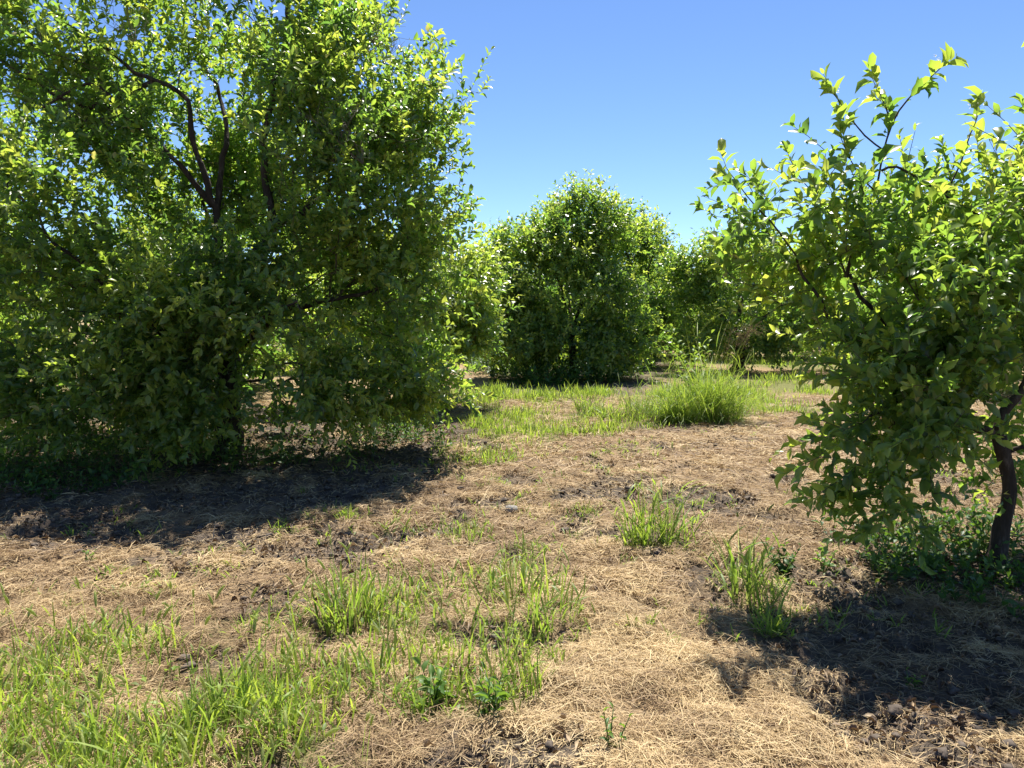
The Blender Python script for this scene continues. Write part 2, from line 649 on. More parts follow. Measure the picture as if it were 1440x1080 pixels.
def leaves_on(r, acc, wood, base, dirs, L, n, size, tone0, tmpl, droop=.2, twig_r=.0022, out=None, face=1.):
    """shoots: base (M,3), dirs (M,3), L (M,), n leaves each"""
    M = len(base)
    if wood is not None:
        for b, d, l in zip(base, dirs, L):
            side = np.array([0, 0, -.1 * l])
            wood.tube(np.array([b, b + d * l * .5 + side * .2, b + d * l + side]), np.array([twig_r, twig_r * .8, twig_r * .4]), 3, cap=False)
    t = np.tile((np.arange(n) + .5) / n, (M, 1)) + r.normal(size=(M, n)) * .04
    t = np.clip(t, 0.02, 1.02)
    pos = base[:, None] + dirs[:, None] * (L[:, None] * t)[..., None]
    pos[..., 2] -= .1 * L[:, None] * t ** 2
    phi = r.random(M)[:, None] * 2 * PI + np.arange(n)[None] * 2.4 + r.normal(size=(M, n)) * .35
    ref = np.where(np.abs(dirs[:, 2:3]) < .8, np.array([[0, 0, 1.]]), np.array([[1., 0, 0]]))
    u = norm(np.cross(dirs, ref))
    w = np.cross(dirs, u)
    A = (1.25 - .75 * t) + r.normal(size=(M, n)) * .22
    perp = np.cos(phi)[..., None] * u[:, None] + np.sin(phi)[..., None] * w[:, None]
    ax = np.cos(A)[..., None] * dirs[:, None] + np.sin(A)[..., None] * perp
    ax[..., 2] -= droop * r.random((M, n)) * 2
    ax = norm(ax)
    up = np.array([0, 0, .75]) + .5 * dirs[:, None] + (0 if out is None else .30 * face * out[:, None]) - .15 * perp + r.normal(size=(M, n, 3)) * .5
    R = frames(ax.reshape(-1, 3), up.reshape(-1, 3))
    sz = size * (.42 + .95 * r.random((M, n))) * (1 - .25 * (t > .9))
    wd = sz * (.85 + .4 * r.random((M, n)))
    S = np.stack([wd, sz, sz * (.4 + 1.5 * r.random((M, n)))], -1).reshape(-1, 3)
    tone = np.clip(tone0[:, None] + .16 * (t - .5) + r.normal(size=(M, n)) * .09, 0, .93)
    tone = np.where(r.random((M, n)) < .004, 1.1, tone)
    acc.inst(*tmpl, R, pos.reshape(-1, 3), S, tone.reshape(-1))


def shoots(tree, tips, centre, upbias, size, nleaf, L, young=.35, back=True, crown=None, wood=None, tmpl=LEAF_T, droop=.2, seed=0):
    r = tree.r
    p = tree.N[tips]
    pd = norm(p - tree.N[tree.par[tips]])
    out = norm(p - np.asarray(centre))
    hz = np.clip((p[:, 2:3] - np.asarray(centre)[2]) / 1.5, -1, 1)
    d = norm(.55 * pd + .55 * out + r.normal(size=p.shape) * .4 + np.array([0, 0, 1.]) * (upbias * (.55 + .45 * hz)))
    ln = L * (.55 + .8 * r.random(len(p)))
    yn = noise3(p[:, 0] * 1.7, p[:, 1] * 1.7, p[:, 2] * 1.7, seed + 90)
    tone = .26 + .34 * yn + r.normal(size=len(p)) * .08
    isy = r.random(len(p)) < young * (.35 + 1.3 * np.clip((yn - .35) * 2.5, 0, 1))
    tone = np.where(isy, .62 + .3 * r.random(len(p)), tone)
    leaves_on(r, crown, wood, p, d, ln, nleaf, size, tone, tmpl, droop, out=out)
    if back:        # older leaves on the twig behind each shoot
        k = r.random(len(p)) < .75
        q = p[k]
        q2 = tree.N[tree.par[tips[k]]]
        dd = q - q2
        l2 = np.linalg.norm(dd, axis=1) + .03
        leaves_on(r, crown, None, q2, norm(dd), l2, max(3, nleaf // 2), size * 1.05, .18 + .3 * yn[k] + r.normal(size=k.sum()) * .06, tmpl, droop, out=out[k])


def upright(T, tips, n, zmin, L, nleaf, size, crown, wood):
    """long young shoots that stand straight out of the top of a crown"""
    r = T.r
    t = tips[T.N[tips][:, 2] > zmin]
    t = r.choice(t, min(n, len(t)), replace=False)
    d = norm(np.array([0, 0, 1.]) + r.normal(size=(len(t), 3)) * .33)
    leaves_on(r, crown, wood, T.N[t], d, L * (.5 + .8 * r.random(len(t))), nleaf, size, .6 + .25 * r.random(len(t)), LEAF_T, .06, .003)


def finish_tree(root, T, rad_cap=.045, names=True, crown=None, wood=None, base=None, sides=9):
    """trunk and limbs as parts of their own, the small branches as one, the leaves as the crown"""
    b = np.asarray(base, float)

    def shift(a):
        a.V = [v - b for v in a.V]
    for name, q, rad in T.guides:
        a = Acc()
        rr = rad * (1 + .32 * (noise2(np.arange(len(q)) * .5, np.full(len(q), 3.3 + len(q)), 8) - .5))
        if name == 'trunk':
            rr = rr * (1 + .55 * np.exp(-np.arange(len(q)) * .07 / .13) * 1.6)
        a.tube(q, rr, sides)
        shift(a)
        a.build(name, BARK, root)
    if wood is not None and wood.V:
        shift(wood)
        wood.build('branches', TWIG, root)
    shift(crown)
    return crown.build('crown', LEAF, root)


def twiggy(T, acc, starts, n, L, spread=.6, up=.6, r0=.0035):
    """bare dead twigs: forked sprays"""
    r = T.r
    for s0 in starts:
        for k in range(n):
            d = norm(np.array([r.normal() * spread, r.normal() * spread, up + r.random() * .5]))
            b = np.asarray(s0) + r.normal(size=3) * .004
            l = L * (.5 + .7 * r.random())
            mid = b + d * l * .5 + r.normal(size=3) * .03
            e = b + d * l + r.normal(size=3) * .06
            acc.tube(np.array([b, mid, e]), np.array([r0, r0 * .75, r0 * .35]), 3, cap=False)
            for f in range(5):
                t = .25 + .7 * r.random()
                s_ = b + (e - b) * t
                d2 = norm(d + r.normal(size=3) * .75)
                l2 = l * .35 * (.5 + r.random())
                acc.tube(np.array([s_, s_ + d2 * l2 * .5 + r.normal(size=3) * .01, s_ + d2 * l2]), np.array([r0 * .6, r0 * .45, r0 * .25]), 3, cap=False)


# --- the big tree with crossing limbs
def big_tree():
    T = Tree(11)
    D = 8.7
    base = np.array([*G(318, 652)[:2], 0.0])
    base[1] = D
    base[0] = P(318, 600, D)[0]
    b = base + [0, 0, -.08]
    fork = P(322, 500, D)
    T.guide([b, P(322, 590, D), fork], .15, .12, 'trunk', .01)
    T.guide([fork, P(345, 375, D - .1), P(383, 320, D - .15), P(372, 240, D - .1), P(380, 150, D), P(400, 50, D), P(410, -40, D)], .07, .016)
    T.guide([fork, P(312, 400, D), P(300, 290, D - .1), P(272, 200, D - .15), P(262, 140, D - .2), P(215, 115, D - .3), P(160, 80, D - .3), P(90, 30, D - .4)], .062, .013)
    T.guide([P(300, 290, D - .1), P(240, 215, D - .3), P(180, 165, D - .4), P(130, 118, D - .5), P(60, 150, D - .6)], .036, .011)
    T.guide([P(304, 300, D - .1), P(318, 200, D + .2), P(316, 150, D + .35), P(280, 70, D + .5), P(270, -30, D + .6)], .038, .010)
    T.guide([P(383, 320, D - .15), P(450, 280, D), P(520, 190, D), P(580, 120, D + .1)], .04, .010)
    T.guide([fork, P(400, 440, D - .2), P(480, 420, D - .3), P(560, 400, D - .2)], .06, .012)
    T.guide([P(320, 520, D), P(230, 470, D - .5), P(150, 400, D - .9), P(60, 330, D - 1.0)], .065, .014)
    T.guide([P(322, 530, D), P(330, 430, D + .8), P(300, 330, D + 1.4), P(260, 200, D + 1.6)], .06, .014)
    T.guide([P(215, 115, D - .3), P(130, 150, D - .2), P(60, 120, D - .1), P(-40, 60, D)], .03, .01)
    T.guide([P(320, 510, D), P(330, 470, D - .6), P(370, 450, D - 1.1), P(420, 420, D - 1.4)], .05, .012)
    T.bonus[:T.n] += np.where(T.N[:T.n, 2] < .7, .8, 0)
    lobes = [(P(505, 250, 8.7), (1.28, 1.3, 1.55), 874),
             (P(400, 40, 9.0), (1.25, 1.2, 1.0), 532),
             (P(105, 55, 9.0), (1.5, 1.1, .85), 480),
             (P(90, 385, 7.75), (1.55, .95, 1.3), 798),
             (P(540, 470, 8.5), (.85, 1.1, 1.0), 494),
             (P(360, 480, 7.9), (1.35, .8, .72), 425), (P(290, 430, 7.8), (1.0, .6, .7), 228), (P(315, 600, 7.8), (.8, .5, .42), 129), (P(430, 300, 7.9), (.9, .6, 1.0), 250),
             (P(120, 535, 7.5), (1.5, .8, .5), 319),
             (P(535, 150, 8.7), (.70, .8, .70), 240), (P(500, 555, 8.2), (.8, .8, .5), 167),
             (P(300, 330, 10.3), (2.1, 1.0, 2.1), 760), (P(280, 260, 9.6), (1.2, .6, 1.3), 319), (P(40, 200, 9.2), (1.3, .9, .8), 319), (P(150, 190, 8.6), (.9, .7, .6), 121),
             (P(120, 480, 9.9), (1.8, .8, 1.2), 380),
             (P(-190, 330, 8.5), (1.4, 1.5, 1.8), 608)]
    pts = lobes_points(T.r, lobes, 5, zmin=.28, gap=.48, gscale=1.7, per=7, sig=.18)
    # keep the hollow where the limbs show open towards the front
    q = pts - np.array([0, 0, CAM_H])
    hx, hy = q[:, 0] / q[:, 1] * F + 720, 440 - q[:, 2] / q[:, 1] * F
    hollow = (pts[:, 1] < D) & (np.hypot((hx - 325) / 42, (hy - 270) / 90) < 1)
    pts = pts[~hollow | (T.r.random(len(pts)) < .12)]
    tips = T.grow(pts, .22)
    rad = T.radii()
    wood, crown, dead = Acc(), Acc(), Acc()
    T.wood(wood, rad, .03)
    shoots(T, tips, P(320, 380, D), .65, .090, 11, .27, young=.5, crown=crown, wood=wood, seed=3, droop=.10)
    upright(T, tips, 300, 2.4, .42, 10, .098, crown, wood)
    starts = [P(x, y, d) for x, y, d in ((60, 60, 8.6), (25, 110, 8.6), (110, 110, 8.4), (150, 190, 8.4), (190, 60, 8.4), (170, 130, 8.3),
                                         (525, 60, 8.5), (540, 90, 8.3), (500, 90, 8.4), (480, 190, 7.5), (510, 230, 7.5), (470, 230, 7.5), (100, 170, 8.3))]
    root = thing('citrus_tree', 'huge bushy citrus tree with dark crossing limbs, its shade covering bare soil', 'tree', base, 'citrus trees of the orchard')
    finish_tree(root, T, crown=crown, wood=wood, base=base)
    for s0 in starts:
        dead = Acc()
        twiggy(T, dead, [s0], 9, .42)
        dead.V = [v - base for v in dead.V]
        dead.build('dead_twig', DEAD, root)


# --- the young tree with shoots against the sky
def young_tree():
    T = Tree(29)
    D = 4.75
    base = np.array([P(1396, 800, D)[0], D, 0.0])
    T.guide([base + [0, 0, -.06], P(1405, 760, D), P(1418, 690, D), P(1402, 612, D)], .050, .041, 'trunk', .014)
    fk = P(1402, 612, D)
    T.guide([fk, P(1375, 602, D), P(1338, 584, D - .05), P(1290, 520, D - .15), P(1240, 440, D - .2), P(1190, 390, D - .2)], .033, .010)
    T.guide([fk, P(1412, 585, D), P(1447, 540, D + .05), P(1480, 450, D + .1), P(1490, 340, D + .2)], .036, .012)
    T.guide([P(1447, 540, D + .05), P(1530, 480, D + .1), P(1620, 420, D + .2)], .026, .009)
    T.guide([P(1290, 520, D - .15), P(1230, 500, D - .3), P(1170, 450, D - .3), P(1120, 360, D - .3)], .018, .007)
    T.guide([P(1375, 602, D), P(1330, 560, D + .4), P(1320, 470, D + .8)], .022, .008)
    T.guide([P(1338, 584, D - .05), P(1290, 580, D - .35), P(1230, 590, D - .6)], .016, .007)
    # the long shoots that stand above the crown
    S = lambda pts, r0=.009, r1=.003: T.guide(pts, r0, r1, 'shoot', .012)
    S([P(1190, 390, D - .2), P(1205, 330, D - .2), P(1232, 270, D - .2), P(1250, 195, D - .2), P(1275, 140, D - .2), P(1322, 92, D - .2)], .011)
    S([P(1248, 215, D - .2), P(1215, 190, D - .2), P(1192, 160, D - .2), P(1170, 126, D - .2)], .006, .0025)
    S([P(1254, 175, D - .2), P(1245, 150, D - .2), P(1233, 118, D - .2)], .005, .0025)
    S([P(1240, 240, D - .2), P(1262, 235, D - .2), P(1310, 262, D - .15), P(1370, 300, D - .1), P(1440, 318, D)], .008, .006)
    S([P(1330, 272, D - .1), P(1352, 225, D - .1), P(1365, 190, D - .1), P(1374, 160, D - .1)], .006, .0025)
    S([P(1120, 360, D - .3), P(1082, 310, D - .3), P(1052, 275, D - .3), P(1024, 240, D - .3)], .006, .0025)
    S([P(1190, 390, D - .2), P(1160, 300, D - .2), P(1130, 255, D - .2), P(1111, 225, D - .2)], .006, .0025)
    S([P(1232, 270, D - .2), P(1205, 240, D - .25), P(1180, 190, D - .25)], .005, .0025)
    S([P(1400, 300, D - .1), P(1420, 270, D - .1), P(1440, 215, D - .1)], .006, .0025)
    S([P(1490, 340, D + .2), P(1480, 200, D + .2), P(1462, 60, D + .2)], .008, .003)
    T.guide([P(1412, 640, D), P(1425, 632, D - .03), P(1440, 628, D - .06)], .016, .013, 'limb', .0)
    T.bonus[:T.n] += np.where(T.N[:T.n, 2] < .5, .5, 0)
    lobes = [(P(1395, 715, D - .2), (.32, .25, .32), 36), (P(1440, 660, D + .1), (.3, .3, .3), 36), (P(1345, 640, D - .3), (.3, .3, .3), 45), (P(1105, 345, D - .3), (.40, .4, .36), 90),
             (P(1250, 420, D - .3), (.60, .6, .40), 160),
             (P(1390, 345, D - .1), (.62, .7, .46), 190),
             (P(1240, 560, D - .45), (.42, .5, .50), 170),
             (P(1390, 420, D - .35), (.5, .5, .34), 80),
             (P(1310, 490, D - .2), (.42, .6, .36), 100),
             (P(1610, 370, D + .2), (.9, .9, .8), 270),
             (P(1300, 430, D + .8), (.8, .45, .6), 120),
             (P(1265, 670, D - .4), (.28, .35, .24), 45), (P(1420, 270, D), (.5, .5, .32), 70),
             (P(1480, 440, D + .9), (.7, .6, .4), 60)]
    pts = lobes_points(T.r, lobes, 15, zmin=.2, gap=.47, gscale=3.0, per=5, sig=.11)
    tips = T.grow(pts, .22)
    rad = T.radii(.0018)
    wood, crown = Acc(), Acc()
    T.wood(wood, rad, .014)
    shoots(T, tips, P(1380, 520, D), .75, .082, 10, .22, young=.5, crown=crown, wood=wood, seed=13, droop=.10)
    upright(T, tips, 75, 1.75, .46, 10, .080, crown, wood)
    # leaf tufts along the long shoots
    r = T.r
    for nm, q, rr in T.guides:
        if nm != 'shoot':
            continue
        k = max(3, int(len(q) * .5))
        idx = np.unique(np.concatenate([r.integers(len(q) // 5, len(q), k), [len(q) - 1, len(q) - 2]]))
        d = norm(np.gradient(q, axis=0))[idx]
        d = norm(d + r.normal(size=d.shape) * .35 + [0, 0, .15])
        end = idx >= len(q) - 2
        leaves_on(r, crown, wood, q[idx], d, np.where(end, .11, .08), 6, .10, np.where(end, .75, .5) + r.normal(size=len(idx)) * .12, LEAF_T, .15, .0018)
    root = thing('citrus_tree', 'young citrus tree with forked trunk and thin shoots poking into the sky', 'tree', base, 'citrus trees of the orchard')
    finish_tree(root, T, crown=crown, wood=wood, base=base)
    bl = Acc()
    for px, py in ((1377, 152), (1365, 150), (1318, 82), (1178, 128), (1302, 330), (1110, 300)):
        c = P(px, py, D - .15)
        for k in range(7):
            a = 2 * PI * k / 5 + r.normal() * .3
            ax = np.array([[math.cos(a), math.sin(a), .5]])
            bl.inst(*LEAF_S, frames(ax, np.array([[0, 0, 1.]])), c[None] + r.normal(size=(1, 3)) * .012, np.array([.02]), np.array([.5]))
    bl.V = [v - base for v in bl.V]
    bl.build('blossom', PETAL, root)


def plain_tree(seed, base, crown_lobes, label, trunk_top, limbs, size, nleaf, L, tmpl, trunk_r=.11, upb=.55, zmin=.3, gap=.42, centre=None, young=.55, group='citrus trees of the orchard', gscale=1.3, wood_min=.004):
    T = Tree(seed)
    base = np.asarray(base, float)
    T.guide([base + [0, 0, -.06], base * .5 + np.asarray(trunk_top) * .5 + [.03, 0, 0], trunk_top], trunk_r, trunk_r * .8, 'trunk', .015)
    for l in limbs:
        m = (np.asarray(trunk_top) + np.asarray(l)) / 2 + T.r.normal(size=3) * .12 + [0, 0, .1]
        T.guide([trunk_top, m, l], trunk_r * .55, .015)
    T.bonus[:T.n] += np.where(T.N[:T.n, 2] < .6, .8, 0)
    pts = lobes_points(T.r, crown_lobes, seed + 3, zmin=zmin, gap=gap, gscale=gscale)
    tips = T.grow(pts, .22)
    rad = T.radii(.003)
    wood, crown = Acc(), Acc()
    T.wood(wood, rad, .03, wood_min)
    if centre is None:
        centre = np.mean([c for c, _, _ in crown_lobes], axis=0)
    shoots(T, tips, centre, upb, size, nleaf, L, crown=crown, wood=None, tmpl=tmpl, seed=seed, young=young)
    upright(T, tips, 110, base[2] + 1.9, .36, 8, size * .9, crown, None)
    root = thing('citrus_tree', label, 'tree', base, group)
    finish_tree(root, T, crown=crown, wood=wood, base=base, sides=7)
    return root


def copy_tree(root, loc, rz, sc_, label, group):
    r = root.copy()
    COL.objects.link(r)
    r.location = loc
    r.rotation_euler = (0, 0, rz)
    r.scale = (sc_, sc_, sc_)
    r['label'] = label
    r['group'] = group
    for ch in list(root.children):
        c = ch.copy()
        COL.objects.link(c)
        c.parent = r
    return r


def all_trees():
    big_tree()
    young_tree()
    GR = 'citrus trees of the orchard'
    # rounded tree behind the grass clump
    D = 19.
    bx = P(805, 522, D)[0]
    plain_tree(42, (bx, D, 0),
               [(P(790, 410, D), (1.75, 1.6, 1.35), 900), (P(805, 325, D), (1.25, 1.2, 1.0), 650), (P(795, 350, D - .5), (1.1, .8, .9), 330), (P(790, 320, D), (.7, .7, .6), 150), (P(850, 345, D + .2), (.6, .7, .5), 170), (P(758, 335, D + .2), (.6, .7, .5), 130), (P(815, 300, D), (.8, .6, .4), 110), (P(720, 400, D - .3), (.85, .9, 1.0), 260),
                (P(850, 420, D - .3), (.85, 1.0, 1.1), 320), (P(820, 275, D), (.35, .35, .4), 60), (P(728, 345, D), (.75, .8, .6), 230),
                (P(735, 487, D - .5), (1.0, .9, .55), 260), (P(870, 480, D), (.8, 1.2, .5), 190), (P(770, 480, D - 1.2), (1.3, .5, .6), 260), (P(720, 440, D - .3), (.9, 1.0, .9), 280), (P(850, 470, D - .6), (.8, .6, .6), 220), (P(718, 470, D - .3), (1.0, .9, .7), 260), (P(880, 470, D - .3), (.9, .9, .8), 260), (P(805, 490, D - 1.3), (.9, .4, .5), 120), (P(760, 490, D + .6), (1.2, .5, .5), 160), (P(890, 330, D + .5), (.6, .7, .6), 130)],
               'rounded citrus tree on a short dark trunk, standing behind the tall grass clump', P(803, 478, D),
               [P(770, 360, D - .3), P(820, 330, D), P(860, 400, D - .2), P(730, 410, D - .2), P(800, 400, D + .8)],
               .115, 8, .30, LEAF_S, zmin=.12, gap=.36)
    D = 23.5
    b2 = plain_tree(43, (P(910, 502, D)[0], D, 0),
               [(P(900, 400, D), (1.25, 1.4, 1.5), 650), (P(880, 352, D), (1.2, 1.0, .9), 400), (P(918, 335, D), (.5, .6, .55), 110), (P(930, 430, D - .2), (.7, .8, 1.0), 200), (P(940, 465, D - .2), (1.0, 1.2, .7), 260), (P(850, 460, D), (.9, 1.2, .5), 160)],
               'citrus tree with a slim stem, tucked close behind the rounded citrus tree', P(908, 462, D),
               [P(880, 350, D), P(920, 340, D), P(935, 420, D - .3)], .125, 8, .32, LEAF_S, trunk_r=.07, zmin=.35)
    D = 21.
    plain_tree(47, (P(1037, 515, D)[0], D, 0),
               [(P(1050, 430, D), (1.75, 1.5, 1.3), 850), (P(1040, 372, D), (1.5, 1.1, .8), 450), (P(975, 390, D), (.8, .9, .8), 220), (P(1110, 385, D), (.9, .9, .7), 200), (P(1130, 420, D), (1.1, 1.2, 1.2), 380), (P(970, 420, D), (.6, .8, 1.1), 200),
                (P(1110, 470, D - .8), (1.1, .8, .6), 200), (P(985, 470, D), (.9, 1.2, .55), 200), (P(1160, 470, D), (1.2, 1.2, .7), 220)],
               'low spreading citrus tree on a thick black trunk, behind the brown seed plume', P(1040, 478, D),
               [P(1000, 400, D), P(1060, 390, D), P(1120, 420, D), P(1050, 420, D + .9)], .12, 8, .3, LEAF_S, trunk_r=.16, zmin=.12)
    # brighter tree of the same row as the big one
    D = 13.2
    plain_tree(53, (P(560, 560, D)[0], D, 0),
               [(P(590, 430, D), (1.25, 1.3, 1.15), 650), (P(600, 480, D - .3), (1.05, 1.0, .8), 300), (P(450, 420, D), (1.4, 1.3, 1.3), 500), (P(655, 395, D), (.45, .6, .55), 130), (P(668, 425, D - .3), (.42, .6, .75), 190), (P(655, 460, D - .2), (.4, .5, .6), 120), (P(610, 510, D - .2), (.75, .9, .45), 220)],
               'bright yellow-green citrus tree half hidden behind the huge bushy tree', P(560, 500, D),
               [P(600, 400, D), P(650, 440, D), P(520, 400, D), P(440, 420, D)], .10, 9, .27, LEAF_S, zmin=.15, young=.75)
    # generic trees of the rows further off
    g = plain_tree(61, (0, 0, 0),
               [((0, 0, 2.3), (1.9, 1.8, 1.5), 750), ((.3, 0, 3.3), (1.2, 1.2, .9), 350), ((-.9, -.5, 1.5), (1.1, 1.0, .9), 260), ((1.0, .2, 1.6), (1.0, 1.1, .9), 260), ((0, 0, .8), (2.0, 2.0, .6), 380)],
               'dense citrus tree far behind, glimpsed between nearer crowns', (0, 0, .8),
               [(.8, 0, 2.6), (-.8, .3, 2.4), (.1, -.7, 3.0), (0, .9, 2.2)], .125, 8, .3, LEAF_S, zmin=.15)
    far = [(-6.2, 15.5, .9, 1.0), (-10.5, 14.0, 2.0, 1.05), (-4.4, 21.5, 3.0, .95), (-9.5, 22.0, 4.1, 1.0), (11.0, 20.5, .4, 1.05), (10.4, 14.8, 5.0, .95),
           (-.9, 27.5, 1.3, .95), (2.2, 27.0, 2.5, 1.0), (5.1, 28.0, .2, .95), (8.2, 27.0, 3.6, 1.05), (11.4, 27.5, 5.4, 1.0), (14.6, 26.5, 2.2, 1.05), (-4.2, 29.0, 5.9, .95),
           (3.4, 35.0, 2.2, 1.0), (6.6, 36.0, .2, 1.0), (.2, 36.0, 4.4, 1.0), (10.0, 36.0, 1.9, 1.0), (15.5, 20.0, 1.1, 1.0), (-14.5, 21.0, 2.8, 1.0), (13.5, 36.0, 3.1, 1.0), (-7.5, 30.0, .6, .95)]
    for k, (x, y, rz, s_) in enumerate(far):
        lab = 'dense citrus tree far behind, glimpsed between nearer crowns'
        if k == 0:
            g.location = (x, y, 0)
            g.rotation_euler = (0, 0, rz)
            g.scale = (s_, s_, s_)
            g['label'] = lab
            g['group'] = 'citrus trees of the far rows'
        else:
            copy_tree(g, (x, y, 0), rz, s_, lab, 'citrus trees of the far rows')


all_trees()


# ------------------------------------------------------------------ grass
def blades(acc, r, base, Ln, width, az, lean, curl, tone, segs=4):
    """curved tapering blades; base (N,3)"""
    N = len(base)
    t = np.linspace(0, 1, segs + 1)
    th = lean[:, None] + curl[:, None] * t[None]                 # angle from upright, growing to the tip
    ds = Ln[:, None] / segs
    mid = (th[:, :-1] + th[:, 1:]) / 2
    h = np.concatenate([np.zeros((N, 1)), np.cumsum(np.sin(mid) * ds, 1)], 1)
    z = np.concatenate([np.zeros((N, 1)), np.cumsum(np.cos(mid) * ds, 1)], 1)
    c = base[:, None] + np.stack([h * np.cos(az)[:, None], h * np.sin(az)[:, None], z], -1)
    wa = az + PI / 2 + r.normal(size=N) * .5
    side = np.stack([np.cos(wa), np.sin(wa), r.normal(size=N) * .15], -1)
    w = width[:, None] * np.interp(t, [0, .15, .45, .8, 1], [.55, .9, 1, .6, .04])[None] / 2
    Lf, Rt = c - side[:, None] * w[..., None], c + side[:, None] * w[..., None]
    V = np.stack([Lf, Rt], 2).reshape(N, -1, 3)
    k = 2 * (segs + 1)
    f = np.array([(2 * i, 2 * i + 1, 2 * i + 3, 2 * i + 2) for i in range(segs)]).ravel()
    lo = (f[None] + (np.arange(N) * k)[:, None]).ravel()
    tn = np.clip(tone[:, None] + .42 * (t[None] - .45), 0, 1)
    acc.add(V.reshape(-1, 3), lo, np.full(N * segs, 4), np.repeat(tn, 2, axis=1).ravel())
    return c


def foxtail(acc, r, p, d, L=.05, rad=.006):
    """a bristly seed head along a bent axis"""
    n = 7
    t = np.linspace(0, 1, n)
    pts = p + d * (t * L)[:, None] + np.array([0, 0, -1]) * (t ** 2 * L * .25)[:, None] + np.array([d[0], d[1], 0]) * (t ** 2 * L * .2)[:, None]
    rr = rad * np.array([.4, .85, 1, 1, .9, .7, .25]) * (1 + r.normal(size=n) * .08)
    acc.tube(pts, rr, 6, tone=.35 + .3 * r.random())
    m = 90
    i = r.integers(0, n - 1, m)
    f = r.random(m)[:, None]
    b = pts[i] * (1 - f) + pts[i + 1] * f
    rd = norm(r.normal(size=(m, 3)) + d * .6)
    e = b + rd * (rad * 2.6)
    s_ = norm(np.cross(rd, d)) * .0006
    V = np.stack([b - s_, b + s_, e], 1).reshape(-1, 3)
    acc.add(V, np.arange(3 * m), np.full(m, 3), .75)


def sample_ground(r, n, xr, yr, keep, ybias=1.0):
    y = yr[0] * (yr[1] / yr[0]) ** (r.random(n) ** ybias)
    x = (xr[0] + (xr[1] - xr[0]) * r.random(n)) * (y * .72 + .7)
    k = keep(x, y) > r.random(n)
    x, y = x[k], y[k]
    return x, y


def make_straw():
    r = np.random.default_rng(101)
    acc = Acc()
    for (n, yr, wid, Ls) in ((250000, (2.0, 4.2), .0025, .12), (160000, (4.2, 7.5), .0042, .13), (115000, (7.5, 14.5), .0075, .17)):
        y = yr[0] + (yr[1] - yr[0]) * r.random(n)
        x = (r.random(n) * 2 - 1) * (y * .72 + 1.9)
        so_, gr_, st_ = masks(x, y)
        cl = fbm2(x * 4, y * 4, 211, 3)
        keep = r.random(n) < np.clip(st_ * (.22 + 1.7 * np.clip((cl - .36) * 2.6, 0, 1)) + .22 * so_, 0, 1)
        x, y, so_, cl = x[keep], y[keep], so_[keep], cl[keep]
        N = len(x)
        z = ground_z(x, y) + .004 + r.random(N) ** 2 * .035 * (1 - .5 * so_)
        flow = fbm2(x * .9, y * .9, 223, 2) * 2 * PI * 1.5
        az = flow + r.normal(size=N) * np.where(y > 4.5, 1.5, 1.0)
        L = Ls * (.35 + 1.1 * r.random(N)) * np.where(so_ > .5, .6, 1)
        el = r.normal(size=N) * .13 + .05
        stand = r.random(N) < .05
        el = np.where(stand, .3 + .6 * r.random(N), el)
        d = np.stack([np.cos(az) * np.cos(el), np.sin(az) * np.cos(el), np.sin(el)], -1)
        s_ = np.stack([-np.sin(az), np.cos(az), r.normal(size=N) * .6], -1)
        s_ = norm(s_) * (wid * (.6 + .7 * r.random(N)))[:, None] / 2
        b = np.stack([x, y, z], -1)
        bend = r.normal(size=(N, 3)) * (L * .07)[:, None]
        bend[:, 2] = np.abs(bend[:, 2])
        c0, c1, c2 = b - d * L[:, None] / 2, b + bend, b + d * L[:, None] / 2
        low = np.minimum(0, (c2[:, 2] - ground_z(c2[:, 0], c2[:, 1]) - .003))
        c2[:, 2] -= low
        low = np.minimum(0, (c0[:, 2] - ground_z(c0[:, 0], c0[:, 1]) - .003))
        c0[:, 2] -= low
        V = np.stack([c0 - s_, c0 + s_, c1 - s_, c1 + s_, c2 - s_ * .4, c2 + s_ * .4], 1).reshape(-1, 3)
        f = np.array([0, 1, 3, 2, 2, 3, 5, 4])
        lo = (f[None] + (np.arange(N) * 6)[:, None]).ravel()
        # golden straw beside the young tree, redder and older thatch further off
        gold = np.clip(1 - np.hypot(x - 1.0, (y - 3.0)) / 1.6, 0, 1)
        tone = np.clip(.44 + .30 * gold + .8 * (cl - .5) + .5 * (fbm2(x * 1.6, y * 1.6, 227, 2) - .5) + r.normal(size=N) * .2, 0, 1)
        acc.add(V, lo, np.full(2 * N, 4), np.repeat(tone, 6))
    o = acc.build('straw', STRAW, smooth=False)
    tag(o, 'dry tan straw and cut grass matted over the ground', 'straw', kind='stuff')


